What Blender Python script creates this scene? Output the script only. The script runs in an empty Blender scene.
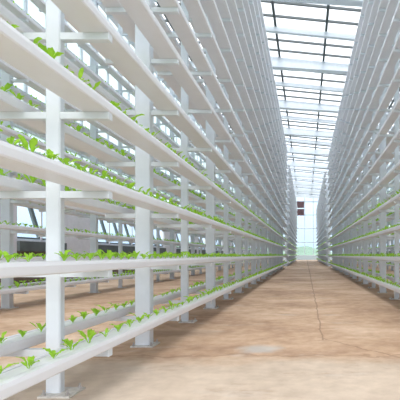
import bpy, math, random
import numpy as np
from mathutils import Vector
random.seed(7)
F = 430.0            # focal length in pixels of a 400 px wide frame
EYE = 0.9
scene = bpy.context.scene
col = scene.collection

# ------------------------------------------------------------------ helpers
class MB:
    def __init__(s): s.v = []; s.f = []
    def box(s, x0, x1, y0, y1, z0, z1):
        b = len(s.v)
        s.v += [(x0,y0,z0),(x1,y0,z0),(x1,y1,z0),(x0,y1,z0),(x0,y0,z1),(x1,y0,z1),(x1,y1,z1),(x0,y1,z1)]
        s.f += [tuple(b+i for i in q) for q in ((0,3,2,1),(4,5,6,7),(0,1,5,4),(1,2,6,5),(2,3,7,6),(3,0,4,7))]
        return s
    def bar(s, a, b, w, h):      # bar with rectangular section between two points
        a = Vector(a); b = Vector(b); d = (b-a).normalized()
        up = Vector((0,0,1)) if abs(d.z) < .9 else Vector((0,1,0))
        r = d.cross(up).normalized(); u = r.cross(d).normalized()
        k = len(s.v)
        for p in (a, b):
            for sx, sz in ((-1,-1),(1,-1),(1,1),(-1,1)):
                s.v.append(tuple(p + r*(sx*w/2) + u*(sz*h/2)))
        s.f += [tuple(k+i for i in q) for q in ((0,1,2,3),(7,6,5,4),(0,4,5,1),(1,5,6,2),(2,6,7,3),(3,7,4,0))]
        return s
    def prism_y(s, prof, y0, y1):   # (x,z) outline, extruded along y
        k = len(s.v); n = len(prof)
        s.v += [(x,y0,z) for x,z in prof] + [(x,y1,z) for x,z in prof]
        s.f.append(tuple(k+i for i in range(n))); s.f.append(tuple(k+n+i for i in reversed(range(n))))
        for i in range(n):
            j = (i+1) % n
            s.f.append((k+j, k+i, k+n+i, k+n+j))
        return s
    def prism_z(s, prof, z0, z1):
        k = len(s.v); n = len(prof)
        s.v += [(x,y,z0) for x,y in prof] + [(x,y,z1) for x,y in prof]
        s.f.append(tuple(k+i for i in reversed(range(n)))); s.f.append(tuple(k+n+i for i in range(n)))
        for i in range(n):
            j = (i+1) % n
            s.f.append((k+i, k+j, k+n+j, k+n+i))
        return s
    def mesh(s, name, m):
        me = bpy.data.meshes.new(name); me.from_pydata(s.v, [], s.f); me.update()
        me.materials.append(m); return me
def link(name, me, parent=None, loc=(0,0,0), rz=0):
    o = bpy.data.objects.new(name, me); col.objects.link(o)
    o.location = loc; o.rotation_euler = (0,0,rz); o.parent = parent
    return o
def tag(o, label=None, cat=None, group=None, kind=None):
    if label: o['label'] = label
    if cat: o['category'] = cat
    if group: o['group'] = group
    if kind: o['kind'] = kind
    return o
def struct(name, mb, m, parent=None):
    o = link(name, mb.mesh(name, m), parent)
    if parent is None: o['kind'] = 'structure'
    return o

# ------------------------------------------------------------------ materials
def new_mat(name):
    m = bpy.data.materials.new(name); m.use_nodes = True
    return m, m.node_tree.nodes, m.node_tree.links
def mat(name, c, rough=.45, metal=0, noise=.04, scale=6, spec=.5):
    m, N, L = new_mat(name); b = N['Principled BSDF']
    b.inputs['Roughness'].default_value = rough; b.inputs['Metallic'].default_value = metal
    b.inputs['Specular IOR Level'].default_value = spec
    tc = N.new('ShaderNodeTexCoord'); n = N.new('ShaderNodeTexNoise'); r = N.new('ShaderNodeValToRGB')
    n.inputs['Scale'].default_value = scale; n.inputs['Detail'].default_value = 4
    r.color_ramp.elements[0].position = .3; r.color_ramp.elements[1].position = .7
    r.color_ramp.elements[0].color = tuple(max(0,x*(1-noise)) for x in c)+(1,)
    r.color_ramp.elements[1].color = tuple(min(1,x*(1+noise)) for x in c)+(1,)
    L.new(tc.outputs['Object'], n.inputs['Vector']); L.new(n.outputs['Fac'], r.inputs['Fac'])
    L.new(r.outputs['Color'], b.inputs['Base Color'])
    return m
M = {}
M['steel'] = mat('white_painted_steel', (.70,.745,.80), .4)
M['pvc'] = mat('white_pvc', (.76,.765,.81), .38, noise=.02)
M['board'] = mat('white_foam_board', (.80,.81,.83), .6, noise=.03, scale=30)
M['galv'] = mat('galvanised_plate', (.62,.60,.57), .5, .2, noise=.2, scale=25)
M['bolt'] = mat('zinc_bolt', (.45,.43,.42), .4, .4)
M['beam'] = mat('white_roof_beam', (.60,.64,.70), .5)
M['dark'] = mat('dark_glazing_bar', (.05,.065,.07), .5)
M['mull'] = mat('grey_white_mullion', (.55,.6,.64), .5)
M['frame'] = mat('dark_window_frame', (.13,.16,.18), .45)
M['plinth'] = mat('brown_grey_low_wall', (.16,.12,.10), .8, noise=.35, scale=2)
M['ledge'] = mat('dark_ledge', (.10,.12,.125), .6, noise=.2, scale=3)
M['pier'] = mat('pale_lavender_wall_panel', (.74,.73,.80), .6)
M['kerb'] = mat('pale_blue_grey_kerb', (.5,.58,.62), .7)
M['vent'] = mat('maroon_grey_vent', (.14,.07,.08), .6, noise=.25, scale=3)
M['grass'] = mat('outdoor_grass', (.30,.42,.22), .9, noise=.25, scale=.2)
M['hill'] = mat('hazy_green_hill', (.20,.30,.20), 1, noise=.25, scale=.1)

def glass(name, tint, diff):
    m, N, L = new_mat(name); N.remove(N['Principled BSDF'])
    t = N.new('ShaderNodeBsdfTransparent'); t.inputs[0].default_value = tint
    g = N.new('ShaderNodeBsdfGlossy'); g.inputs['Roughness'].default_value = .15
    d = N.new('ShaderNodeBsdfTranslucent'); d.inputs[0].default_value = (.9,.95,1,1)
    m1 = N.new('ShaderNodeMixShader'); m1.inputs[0].default_value = diff
    m2 = N.new('ShaderNodeMixShader'); m2.inputs[0].default_value = .04
    L.new(t.outputs[0], m1.inputs[1]); L.new(d.outputs[0], m1.inputs[2])
    L.new(m1.outputs[0], m2.inputs[1]); L.new(g.outputs[0], m2.inputs[2])
    L.new(m2.outputs[0], N['Material Output'].inputs['Surface'])
    return m
M['roofglass'] = glass('hazy_roof_glass', (.97,.985,1,1), .12)
M['glass'] = glass('clear_wall_glass', (.93,.97,1,1), .08)
M['sideglass'] = glass('frosted_side_sheet', (.93,.96,1,1), .55)

def leaf_mat():
    m, N, L = new_mat('lettuce_leaf'); b = N['Principled BSDF']
    oi = N.new('ShaderNodeObjectInfo'); n = N.new('ShaderNodeTexNoise'); tc = N.new('ShaderNodeTexCoord')
    n.inputs['Scale'].default_value = 18
    r = N.new('ShaderNodeValToRGB')
    r.color_ramp.elements[0].position = .25; r.color_ramp.elements[1].position = .75
    r.color_ramp.elements[0].color = (.24,.52,.02,1); r.color_ramp.elements[1].color = (.50,.82,.07,1)
    L.new(tc.outputs['Object'], n.inputs['Vector']); L.new(n.outputs['Fac'], r.inputs['Fac'])
    L.new(r.outputs['Color'], b.inputs['Base Color']); b.inputs['Roughness'].default_value = .5
    t = N.new('ShaderNodeBsdfTranslucent'); L.new(r.outputs['Color'], t.inputs[0])
    mx = N.new('ShaderNodeMixShader'); mx.inputs[0].default_value = .45
    L.new(b.outputs[0], mx.inputs[1]); L.new(t.outputs[0], mx.inputs[2])
    L.new(mx.outputs[0], N['Material Output'].inputs['Surface'])
    return m
M['leaf'] = leaf_mat()

def floor_mat():
    m, N, L = new_mat('stained_beige_concrete'); b = N['Principled BSDF']
    b.inputs['Roughness'].default_value = .7; b.inputs['Specular IOR Level'].default_value = .25
    tc = N.new('ShaderNodeTexCoord'); sep = N.new('ShaderNodeSeparateXYZ'); L.new(tc.outputs['Object'], sep.inputs[0])
    X, Y = sep.outputs[0], sep.outputs[1]
    def mth(op, a, b_=None, c=None, clamp=False):
        n = N.new('ShaderNodeMath'); n.operation = op; n.use_clamp = clamp
        for i, v in enumerate((a, b_, c)):
            if v is None: continue
            if isinstance(v, (int, float)): n.inputs[i].default_value = v
            else: L.new(v, n.inputs[i])
        return n.outputs[0]
    def noise(scale, detail=5, sx=1, sy=1, rough=.6):
        mp = N.new('ShaderNodeMapping'); mp.inputs['Scale'].default_value = (sx, sy, 1)
        n = N.new('ShaderNodeTexNoise'); n.inputs['Scale'].default_value = scale
        n.inputs['Detail'].default_value = detail; n.inputs['Roughness'].default_value = rough
        L.new(tc.outputs['Object'], mp.inputs[0]); L.new(mp.outputs[0], n.inputs['Vector'])
        return n.outputs['Fac']
    def ramp(fac, stops):
        r = N.new('ShaderNodeValToRGB'); e = r.color_ramp.elements
        e[0].position, e[0].color = stops[0]; e[1].position, e[1].color = stops[-1]
        for p, c in stops[1:-1]:
            k = e.new(p); k.color = c
        L.new(fac, r.inputs['Fac']); return r.outputs['Color']
    def mix(f, a, c):
        n = N.new('ShaderNodeMix'); n.data_type = 'RGBA'
        if isinstance(f, (int, float)): n.inputs[0].default_value = f
        else: L.new(f, n.inputs[0])
        for i, v in ((6, a), (7, c)):
            if isinstance(v, tuple): n.inputs[i].default_value = v
            else: L.new(v, n.inputs[i])
        return n.outputs[2]
    big = noise(.5, 8, 1, 1.1, .68); fine = noise(7, 4, 1, 1)
    base = ramp(big, [(.36,(.30,.17,.10,1)), (.49,(.50,.32,.20,1)), (.62,(.68,.50,.36,1))])
    near = ramp(noise(.9, 6), [(.3,(.46,.37,.29,1)), (.7,(.66,.55,.45,1))])
    # older patch of slab nearer the doors: the pour joint wanders across the aisle
    joint = mth('ADD', 3.85, mth('MULTIPLY', mth('SUBTRACT', noise(1.3, 4), .5), .8))
    isnear = mth('MULTIPLY', mth('SUBTRACT', joint, Y), 3.0, clamp=True)
    c = mix(isnear, base, near)
    # dark stains and pale spill marks
    st = mth('MULTIPLY', mth('SUBTRACT', noise(1.6, 7, .8, 1.5, .7), .56), 5, clamp=True)
    c = mix(mth('MULTIPLY', st, .8), c, (.27,.15,.085,1))
    pl = mth('MULTIPLY', mth('SUBTRACT', noise(1.1, 5, 1, 2.2), .60), 7, clamp=True)
    c = mix(mth('MULTIPLY', pl, .45), c, (.62,.60,.57,1))
    c = mix(.25, c, ramp(fine, [(.3,(.35,.24,.17,1)), (.7,(.85,.68,.54,1))]))
    # cracks
    w1 = mth('MULTIPLY', mth('SUBTRACT', noise(1.5, 5), .5), .12)
    d1 = mth('ABSOLUTE', mth('SUBTRACT', mth('ADD', X, w1), .185))
    k1 = mth('MULTIPLY', mth('LESS_THAN', d1, mth('ADD', .006, mth('MULTIPLY', Y, .0006))), mth('GREATER_THAN', Y, 4.55))
    l2 = mth('ADD', Y, mth('MULTIPLY', X, 1.35))       # joins at (0.2,4.6), heads right and nearer
    w2 = mth('MULTIPLY', mth('SUBTRACT', noise(2.5, 4), .5), .35)
    d2 = mth('ABSOLUTE', mth('SUBTRACT', mth('ADD', l2, w2), 4.87))
    k2 = mth('MULTIPLY', mth('LESS_THAN', d2, .02), mth('GREATER_THAN', X, .12))
    k = mth('MAXIMUM', mth('MULTIPLY', k1, .55), mth('MULTIPLY', k2, .45))
    d3 = mth('ABSOLUTE', mth('SUBTRACT', Y, joint)); k3 = mth('MULTIPLY', mth('LESS_THAN', d3, .02), .3)
    c = mix(mth('MAXIMUM', k, k3), c, (.20,.12,.075,1))
    # pale grey spill and a darker brown streak on the left
    wob = mth('MULTIPLY', mth('SUBTRACT', noise(5, 5), .5), .9)
    ex = mth('DIVIDE', mth('ADD', X, .44), .27); ey = mth('DIVIDE', mth('SUBTRACT', Y, 4.12), .24)
    dd = mth('ADD', mth('SQRT', mth('ADD', mth('MULTIPLY', ex, ex), mth('MULTIPLY', ey, ey))), wob)
    c = mix(mth('MULTIPLY', mth('MULTIPLY', mth('SUBTRACT', 1.0, dd), 1.6, clamp=True), .6), c, (.50,.52,.52,1))
    sx = mth('DIVIDE', mth('ADD', X, 1.75), 1.1); sy = mth('DIVIDE', mth('SUBTRACT', Y, 4.95), .26)
    d5 = mth('ADD', mth('SQRT', mth('ADD', mth('MULTIPLY', sx, sx), mth('MULTIPLY', sy, sy))), wob)
    c = mix(mth('MULTIPLY', mth('MULTIPLY', mth('SUBTRACT', 1.0, d5), 1.8, clamp=True), .55), c, (.30,.20,.14,1))
    L.new(c, b.inputs['Base Color'])
    bp = N.new('ShaderNodeBump'); bp.inputs['Strength'].default_value = .15; bp.inputs['Distance'].default_value = .02
    L.new(fine, bp.inputs['Height']); L.new(bp.outputs[0], b.inputs['Normal'])
    return m
M['floor'] = floor_mat()

# ------------------------------------------------------------------ the greenhouse shell
WX, YF, YB = 8.9, -4.0, .19*F          # side wall, near end, far end
def roof_z(x):                          # one shallow gable, its ridge left of the aisle
    return EYE + 11.5 - .10*x if x > -3 else EYE + 11.5 + .30 - .10*(-3 - x)
struct('floor', MB().box(-WX, WX, YF, YB, -.12, 0), M['floor'])
rf = MB()
for x0, x1 in ((-WX-.2, -3), (-3, WX+.2)):
    z0, z1 = roof_z(x0), roof_z(x1)
    rf.prism_y([(x0, z0), (x1, z1), (x1, z1+.02), (x0, z0+.02)], YF, YB)
struct('ceiling', rf, M['roofglass'])
# dark glazing bars under the roof glass
gb = MB(); y = 19.7 - 1.17*20
while y < YB:
    for x0, x1 in ((-WX, -3), (-3, WX)):
        gb.bar((x0, y, roof_z(x0)-.05), (x1, y, roof_z(x1)-.05), .085, .10)
    y += 1.17
struct('trim_1', gb, M['dark'])
lb = MB(); x = -1.53 - 2.54*2
while x < WX:
    lb.bar((x, YF, roof_z(x)-.14), (x, YB, roof_z(x)-.14), .12, .10)
    x += 2.54
struct('trim_2', lb, M['dark'])
n = 3
for i in range(-4, 9):                  # deep white gutter beams every bay, a thin one halfway
    y = 25.1 + 6.9*i
    if y < YB - 1:
        for x0, x1, d0, d1 in ((-WX, -3, .3, .62), (-3, WX, .62, .22)):
            b = MB(); k = 0
            z0, z1 = roof_z(x0)-.2, roof_z(x1)-.2
            b.v = [(x0,y-.22,z0-d0),(x0,y+.22,z0-d0),(x0,y+.22,z0),(x0,y-.22,z0),(x1,y-.22,z1-d1),(x1,y+.22,z1-d1),(x1,y+.22,z1),(x1,y-.22,z1)]
            b.f = [(0,1,2,3),(7,6,5,4),(0,4,5,1),(1,5,6,2),(2,6,7,3),(3,7,4,0)]
            struct('trim_%d' % n, b, M['beam']); n += 1
    y += 3.45
    if YF < y < YB - 1:
        b = MB()
        b.bar((-WX, y, roof_z(-WX)-.32), (-3, y, roof_z(-3)-.32), .22, .24); b.bar((-3, y, roof_z(-3)-.32), (WX, y, roof_z(WX)-.32), .22, .24)
        struct('trim_%d' % n, b, M['beam']); n += 1
# far end wall: kerb, glass and mullions
kz = .72
struct('wall_back', MB().box(-WX, WX, YB, YB+.25, 0, kz), M['kerb'])
struct('window_1', MB().box(-WX, WX, YB+.1, YB+.12, kz, roof_z(0)), M['glass'])
mu = MB(); x = -.25 - 1.64*5
while x < WX:
    mu.box(x-.06, x+.06, YB-.04, YB+.10, kz, roof_z(x)-.1); x += 1.64
for z in (kz+.05, 3.3, 5.9, 8.5, 11.0):
    mu.box(-WX, WX, YB-.05, YB+.10, z-.08, z+.08)
struct('trim_%d' % n, mu, M['mull']); n += 1
# two maroon vents on the end glazing
for z, wd in ((10.45, 'upper'), (9.0, 'lower')):
    v = MB().box(-1.72, -.36, YB-.30, YB-.10, z-.62, z+.62).mesh('vent_unit', M['vent'])
    o = link('vent_unit', v); tag(o, 'dark maroon vent box high on the far end glazing, %s of the pair' % wd, 'vent', 'vent boxes on the end wall')
    fr = MB()
    for k in range(9): fr.bar((-1.66, YB-.33, z-.5+k*.125), (-.42, YB-.33, z-.5+k*.125), .05, .03)
    link('louvre', fr.mesh('louvre', M['vent']), o)
# side walls
wn = 2
for side in (-1, 1):
    nm = 'left' if side < 0 else 'right'
    W = side*WX; s = side
    lw = MB().box(min(W, W+s*.2), max(W, W+s*.2), YF, YB, 0, 1.02)
    wall = struct('wall_%s' % nm, lw, M['plinth'])
    lg = MB()
    pr = MB(); last = YF
    groups = []
    for b in range(-1, 6): groups += [(13.25 + 11.2*b, 2), (18.25 + 11.2*b, 4)]
    for yb, cnt in groups:
        if yb < YF or yb + 6 > YB: continue
        lg.box(min(W-s*.12, W+s*.2), max(W-s*.12, W+s*.2), yb-.06, yb+cnt*1.27, 1.02, 1.33)
        for q in range(cnt):
            ya = yb + q*1.27; yc = ya + 1.21
            fr = MB()
            for z in (1.36, 2.60): fr.box(min(W,W+s*.12), max(W,W+s*.12), ya-.04, yc+.04, z-.04, z+.04)
            for yy in (ya-.02, yc+.02): fr.box(min(W,W+s*.03), max(W,W+s*.03), yy-.02, yy+.02, 1.36, 2.6)
            f = struct('window_%d' % wn, fr, M['pier']); wn += 1
            # sash hinged at the sill, its top leaning outward
            top = Vector((W+s*.42, 0, 2.58)); bot = Vector((W+s*.07, 0, 1.44))
            sa = MB()
            for yy in (ya+.03, yc-.03): sa.bar((top.x, yy, top.z), (bot.x, yy, bot.z), .08, .05)
            sa.bar((bot.x, ya, bot.z), (bot.x, yc, bot.z), .05, .06); sa.bar((top.x, ya, top.z), (top.x, yc, top.z), .05, .05)
            so = link('sash', sa.mesh('sash', M['frame']), f)
            pn = MB().prism_y([(top.x, top.z), (bot.x, bot.z), (bot.x+s*.008, bot.z), (top.x+s*.008, top.z)], ya+.05, yc-.05)
            link('pane', pn.mesh('pane', M['glass']), so)
        if yb - .05 > last: pr.box(min(W-s*.03, W+s*.1), max(W-s*.03, W+s*.1), last, yb-.06, .45, 2.64)
        last = yb + cnt*1.27
    pr.box(min(W-s*.03, W+s*.1), max(W-s*.03, W+s*.1), last, YB, .45, 2.64)
    struct('trim_%d' % n, lg, M['ledge']); n += 1
    struct('trim_%d' % n, pr, M['pier']); n += 1
    hr = roof_z(W)
    struct('window_%d' % wn, MB().box(min(W+s*.04, W+s*.06), max(W+s*.04, W+s*.06), YF, YB, 2.64, hr), M['sideglass']); wn += 1
    g = MB(); y = YF + .6
    while y < YB:
        g.box(min(W,W+s*.1), max(W,W+s*.1), y-.05, y+.05, 2.64, hr); y += 1.14
    for z in (2.74, 3.8, 4.9, 6.0, 7.1, 8.2, 9.3, 10.4, hr-.1):
        g.box(min(W-s*.02,W+s*.11), max(W-s*.02,W+s*.11), YF, YB, z-.06, z+.06)
    struct('trim_%d' % n, g, M['mull']); n += 1
# outside: field and a low line of hazy green slopes
struct('ground', MB().box(-160, 160, -60, 260, -.5, -.13), M['grass'])
h = MB(); N_ = 60; px = [-170 + 340*i/N_ for i in range(N_+1)]
rz = [3.2 + 1.1*math.sin(i*.7) + .8*math.sin(i*1.9+1) for i in range(N_+1)]
for i in range(N_+1): h.v += [(px[i], 170, -.3), (px[i], 185, rz[i]), (px[i], 215, rz[i]*.9), (px[i], 240, -.3)]
for i in range(N_):
    for j in range(3):
        a = i*4+j; h.f.append((a, a+1, a+5, a+4))
struct('hill', h, M['hill'])

# ------------------------------------------------------------------ racks
ORD = ['lowest','second','third','fourth','fifth','sixth','seventh','eighth','ninth','tenth','eleventh','twelfth','thirteenth','fourteenth','fifteenth','sixteenth']
NUM = ['first','second','third','fourth','fifth','sixth','seventh','eighth','ninth','tenth','eleventh','twelfth','thirteenth']
P0, DP = .00303*F, .00347*F              # first post and post spacing along the aisle
T0, DT, TH, AH = .356, .511, .065, .045  # lowest lip height, tier spacing, channel height, arm height
def post_mesh(w, d, h):
    c = .008
    prof = [(-w/2+c,-d/2),(w/2-c,-d/2),(w/2,-d/2+c),(w/2,d/2-c),(w/2-c,d/2),(-w/2+c,d/2),(-w/2,d/2-c),(-w/2,-d/2+c)]
    return MB().prism_z(prof, .012, h).mesh('post', M['steel'])
def plate_mesh(w): return MB().box(-w/2, w/2, -w/2, w/2, 0, .012).mesh('base_plate', M['galv'])
def bolt_mesh():
    b = MB()
    pr = [(.014*math.cos(a*math.pi/3), .014*math.sin(a*math.pi/3)) for a in range(6)]
    b.prism_z(pr, .012, .026); b.prism_z([(x*.5, y*.5) for x, y in pr], .026, .045)
    return b.mesh('bolt', M['bolt'])
BOLT = bolt_mesh()
def arm_mesh(xa, xb):
    t = .004
    b = MB().box(xa, xb, -.025, .025, -AH, -.001)
    b.box(xa-.006, xa, -.028, .028, -AH-.002, -.001); b.box(xb, xb+.006, -.028, .028, -AH-.002, -.001)
    return b.mesh('arm', M['steel'])
def channel_meshes(w, L):
    h = TH; e = .04
    prof = [(.006,0),(w-.006,0),(w,.008),(w,h-.02),(w-.006,h),(w-e,h),(w-e,h-.03),(e,h-.03),(e,h),(.006,h),(0,h-.02),(0,.008)]
    body = MB().prism_y(prof, 0, L)
    # closed ends
    body.box(e, w-e, 0, .004, h-.03, h-.001); body.box(e, w-e, L-.004, L, h-.03, h-.001)
    board = MB().box(e+.006, w-e-.006, .006, L-.006, h-.029, h-.001)
    return body.mesh('growing_channel', M['pvc']), board.mesh('planting_board', M['board'])

racks = []   # side, lateral front edge, width, post lateral, first post index, last, channel start, end, tiers, words
def rack(side, D, w, Dp, k0, k1, tiers, words, who):
    y0, y1 = P0 + DP*k0, P0 + DP*k1
    ya, yb = y0 - .35, y1 + .3
    H = T0 + DT*(tiers-1) + .02
    R = bpy.data.objects.new('cultivation_rack', None); col.objects.link(R)
    R.location = (side*Dp, y0, 0)
    tag(R, words, 'rack', 'tall white cultivation racks')
    armF, armB = D + .012, 2*Dp - D - .012
    am = arm_mesh(armF - Dp, armB - Dp) if side > 0 else arm_mesh(-(armB - Dp), -(armF - Dp))
    pm = [post_mesh(.148, .11, H), post_mesh(.095, .062, H)]
    pl = [plate_mesh(.22), plate_mesh(.20)]
    far_arm = MB(); count = 0
    # arms that show largest: those of the nearest posts in view
    vis0 = next(k for k in range(k0, k1+1) if Dp/((.00303+.00347*k)) < (306 if side < 0 else 94) + 25)
    for k in range(k0, k1+1):
        y = P0 + DP*k
        p = link('post', pm[k % 2], R, (0 if k % 2 else -side*.018, y-y0, 0))
        pdx = -side*(.045 if k % 2 else .012)
        b = link('base_plate', pl[k % 2], p, (pdx, 0, 0))
        if vis0 <= k < vis0+6 and D < 3:
            q = .075 if k % 2 else .085
            for sx in (-1, 1):
                for sy in (-1, 1): link('bolt', BOLT, p, (pdx + sx*q, sy*q, 0))
        for t in range(tiers):
            z = T0 + DT*t - TH
            if vis0 <= k < vis0 + 6:
                link('arm', am, p, (0 if k % 2 else side*.018, 0, z))
            else:
                sgn = (armF-Dp, armB-Dp) if side > 0 else (-(armB-Dp), -(armF-Dp))
                far_arm.box(sgn[0], sgn[1], y-y0-.025, y-y0+.025, z-AH, z-.001)
    fa = link('arm', far_arm.mesh('far_arm', M['steel']), R); fa['kind'] = 'stuff'
    body, board = channel_meshes(w, yb-ya)
    for t in range(tiers):
        for fb in (0, 1):
            lat = D if fb == 0 else 2*Dp - D - w
            x = lat if side > 0 else -(lat + w)
            c = link('growing_channel', body, None, (x, ya, T0 + DT*t - TH))
            link('planting_board', board, c)
            edge = ('aisle side' if fb == 0 else 'rear side')
            tr = ORD[t] + ' tier' if t < tiers-1 else 'topmost tier'
            tag(c, 'long white growing channel, %s, %s of %s' % (tr, edge, who), 'growing channel', 'growing channels on the %s of %s' % (edge, who))
            # seed rows: lateral position of the plant holes
            off = (.068 if t < 2 else .054) if D < 3 else w/2
            racks.append(dict(side=side, lat=lat+off, z=T0+DT*t-.0008, ya=ya, yb=yb, t=t, tiers=tiers, fb=fb, who=who, D=D))
rack(-1, 1.265, .18, 1.63, 0, 19, 16, 'tall white steel cultivation rack nearest on the left of the aisle', 'near-left rack')
rack(1, 1.485, .16, 1.85, 1, 19, 15, 'tall white steel cultivation rack nearest on the right of the aisle', 'near-right rack')
rack(-1, 1.265, .18, 1.63, 22, 42, 16, 'pale distant rack left of the aisle, past the cross gap, by the end glazing', 'far-end left rack')
rack(1, 1.485, .16, 1.85, 22, 42, 15, 'pale distant rack right of the aisle, past the cross gap, by the end glazing', 'far-end right rack')
rack(-1, 4.70, .18, 5.07, 1, 34, 16, 'white cultivation rack seen behind the left rack, before the tilted windows', 'second left rack')
rack(1, 4.70, .18, 5.07, 1, 34, 15, 'white cultivation rack seen through the right rack, beside the right wall', 'second right rack')

# ------------------------------------------------------------------ lettuce seedlings
def seedling_data(seed, lod=0):
    r = random.Random(seed); v = []; f = []
    n = r.randint(5, 6) if lod == 0 else 4
    a0 = r.random()*6.28
    for i in range(n):
        a = a0 + i*6.283/n + r.uniform(-.35,.35)
        Lh = r.uniform(.055,.105) * (.65 if i % 3 == 2 else 1); Wd = r.uniform(.020,.034)
        lean = r.uniform(.25, 1.15); curl = r.uniform(.3, 1.6)
        seg = 6 if lod == 0 else 2
        if lod == 0: prof = [.10,.14,.38,.80,1.0,.86,.30]
        else: prof = [.2,1.0,.5]; Wd *= 1.1
        x = .004; z = .0; ang = lean*.55; k = len(v)
        tw = r.uniform(-.3,.3)
        for s in range(seg+1):
            wv = Wd*prof[s]/2
            ca, sa = math.cos(a+tw*s/seg), math.sin(a+tw*s/seg)
            fold = .35*wv
            ruff = (.004*math.sin(s*2.6+i) if lod == 0 else 0)
            nx, nz = -math.cos(ang), math.sin(ang)   # leaf normal (towards the centre)
            for sd in (-1, 0, 1):
                rr = x + (nx*fold if sd else 0); zz = z + (nz*fold + ruff*sd if sd else 0)
                v.append((rr*ca - sd*wv*sa, rr*sa + sd*wv*ca, max(zz, .001 if abs(rr) < .009 else .0065)))
            x += math.sin(ang)*Lh/seg; z += math.cos(ang)*Lh/seg; ang += curl/seg
        for s in range(seg):
            for c in range(2):
                q = k + s*3 + c; f.append((q, q+1, q+4, q+3))
    return v, f
def leaf_mesh(d):
    me = bpy.data.meshes.new('lettuce_seedling'); me.from_pydata(d[0], [], d[1]); me.update()
    me.materials.append(M['leaf']); me.polygons.foreach_set('use_smooth', [True]*len(me.polygons)); return me
VAR = [leaf_mesh(seedling_data(s)) for s in range(10)]

# camera now: needed to know which seedlings show largest
cam = bpy.data.cameras.new('camera'); cam.sensor_width = 36; cam.lens = F/400*36
cam.shift_x = -.265; cam.shift_y = .1375; cam.clip_end = 600; cam.clip_start = .05
co = bpy.data.objects.new('camera', cam); col.objects.link(co)
co.location = (0, 0, EYE); co.rotation_euler = (math.pi/2, 0, 0); scene.camera = co

plants = []   # x, y, z, row
rr = random.Random(3)
for r in racks:
    y = r['ya'] + .10
    while y < r['yb'] - .05:
        young = r['t'] > (9 if r['D'] > 3 else 3)      # the higher channels were sown later
        if rr.random() > (.45 if young else .04):
            plants.append((r['side']*(r['lat'] + (.02 if young and r['fb']==0 and r['D']<3 else 0) + rr.uniform(-.008,.008)), y + rr.uniform(-.008,.008), r['z'], r, rr.uniform(.68,1.2)*(.35 if young else (1.08, .92, 1.0, 1.05)[min(3, r['t'])])))
        y += .145 if r['t'] else .2
bpy.context.view_layer.update()
dg = bpy.context.evaluated_depsgraph_get()
cand = []
C0 = Vector((0, 0, EYE))
for i, (x, y, z, r, s) in enumerate(plants):
    if y < .5 or y > 26: continue
    ix = 306 + F*x/y; iy = 255 - F*(z + .03 - EYE)/y
    if not (0 <= ix <= 399 and 0 <= iy <= 399): continue
    seen = 0
    for h_ in (.015, .035, .055, .075):
        for dx in (-.02, .02):
            tgt = Vector((x + dx, y, z + h_*s)); d = tgt - C0; L_ = d.length
            hit = scene.ray_cast(dg, C0, d.normalized(), distance=L_ - .005)
            seen += not hit[0]
    if seen: cand.append((seen * (F/y)**2 * s * s, i))
cand.sort(reverse=True)
pick = {i for _, i in cand[:300]}
# per row: counting from the nearest post in view
def post_words(r, y):
    v0 = {-1: 1, 1: 5}[r['side']] if r['D'] < 3 else 4
    if r['D'] > 3 and r['side'] > 0: v0 = 14
    k = math.floor((y - P0)/DP)
    return k, v0
rows = {}
for i in sorted(pick, key=lambda i: plants[i][1]):
    r = plants[i][3]; k, v0 = post_words(r, plants[i][1])
    key = (id(r), k); rows.setdefault(key, []).append(i)
# number plants inside each bay by their place among all plants of that bay
allbay = {}
for i, p in enumerate(plants):
    if p[1] > 30: continue
    ix = 306 + F*p[0]/max(p[1], .1)
    if not (-6 <= ix <= 405): continue
    k, _ = post_words(p[3], p[1]); allbay.setdefault((id(p[3]), k), []).append(i)
for a in allbay.values(): a.sort(key=lambda i: plants[i][1])
for i in sorted(pick):
    x, y, z, r, s = plants[i]
    k, v0 = post_words(r, y); a = allbay[(id(r), k)]; m = a.index(i)
    o = link('lettuce_seedling', VAR[rr.randrange(10)], None, (x, y, z), rr.uniform(0, 6.28))
    o.scale = (s, s, s)
    side = 'aisle' if r['fb'] == 0 else 'rear'
    if k < v0: where = '%s short of nearest post' % NUM[min(12, len(a)-1-m)]
    elif k == v0: where = '%s past nearest post' % NUM[min(12, m)]
    else: where = '%s past %s post' % (NUM[min(12, m)], NUM[min(9, k - v0)])
    tag(o, 'green lettuce seedling, %s-tier %s channel of %s, %s' % (ORD[r['t']], side, r['who'], where), 'seedling', 'lettuce seedlings in the %s %s channel of %s' % (ORD[r['t']], side, r['who']))
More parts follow.
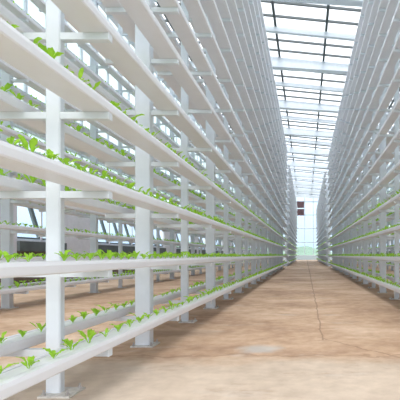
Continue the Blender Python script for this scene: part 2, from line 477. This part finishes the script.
# the many others
lo = [seedling_data(50+s, 1) for s in range(6)]; hi = [seedling_data(s) for s in range(6)]
V, Fc, off = [], [], 0
for i, (x, y, z, r, s) in enumerate(plants):
    if i in pick: continue
    d = (hi if (y < 7 and r['D'] < 3) else lo)[rr.randrange(6)]
    if r['D'] > 3 and (y > 40): 
        if rr.random() < .4: continue
    a = rr.uniform(0, 6.28); ca, sa = math.cos(a)*s, math.sin(a)*s
    v = np.array(d[0]); w_ = np.empty_like(v)
    w_[:,0] = v[:,0]*ca - v[:,1]*sa + x; w_[:,1] = v[:,0]*sa + v[:,1]*ca + y; w_[:,2] = v[:,2]*s + z
    V.append(w_); Fc.append(np.array(d[1]) + off); off += len(v)
V = np.concatenate(V); Fc = np.concatenate(Fc)
me = bpy.data.meshes.new('lettuce_seedlings')
me.vertices.add(len(V)); me.vertices.foreach_set('co', V.ravel())
me.loops.add(Fc.size); me.loops.foreach_set('vertex_index', Fc.ravel().astype(np.int32))
me.polygons.add(len(Fc)); me.polygons.foreach_set('loop_start', np.arange(0, Fc.size, 4, dtype=np.int32))
me.update(calc_edges=True); me.materials.append(M['leaf'])
o = link('lettuce_seedlings', me)
tag(o, 'countless small green lettuce seedlings lining the farther and higher channels of every rack', 'seedlings', kind='stuff')

# ------------------------------------------------------------------ light
w = bpy.data.worlds.new('sky'); scene.world = w; w.use_nodes = True
N, L = w.node_tree.nodes, w.node_tree.links
bg = N['Background']; tc = N.new('ShaderNodeTexCoord'); sp = N.new('ShaderNodeSeparateXYZ'); cr = N.new('ShaderNodeValToRGB')
L.new(tc.outputs['Generated'], sp.inputs[0]); L.new(sp.outputs[2], cr.inputs[0]); L.new(cr.outputs[0], bg.inputs[0])
e = cr.color_ramp.elements
e[0].position = 0; e[0].color = (.40,.53,.70,1); e[1].position = .35; e[1].color = (.95,.97,1,1)
k = e.new(.09); k.color = (.55,.67,.84,1)
bg.inputs[1].default_value = 1.35
sun = bpy.data.lights.new('sun', 'SUN'); sun.energy = 2.2; sun.angle = math.radians(25); sun.color = (1,.97,.92)
so = bpy.data.objects.new('sun', sun); col.objects.link(so); so.rotation_euler = (math.radians(62), 0, 0)
scene.view_settings.view_transform = 'Standard'; scene.view_settings.look = 'None'
scene.view_settings.gamma = 1; scene.view_settings.use_curve_mapping = False
scene.view_settings.exposure = 0.62
scene.cycles.max_bounces = 8; scene.cycles.diffuse_bounces = 3; scene.cycles.transparent_max_bounces = 16
scene.cycles.use_denoising = True
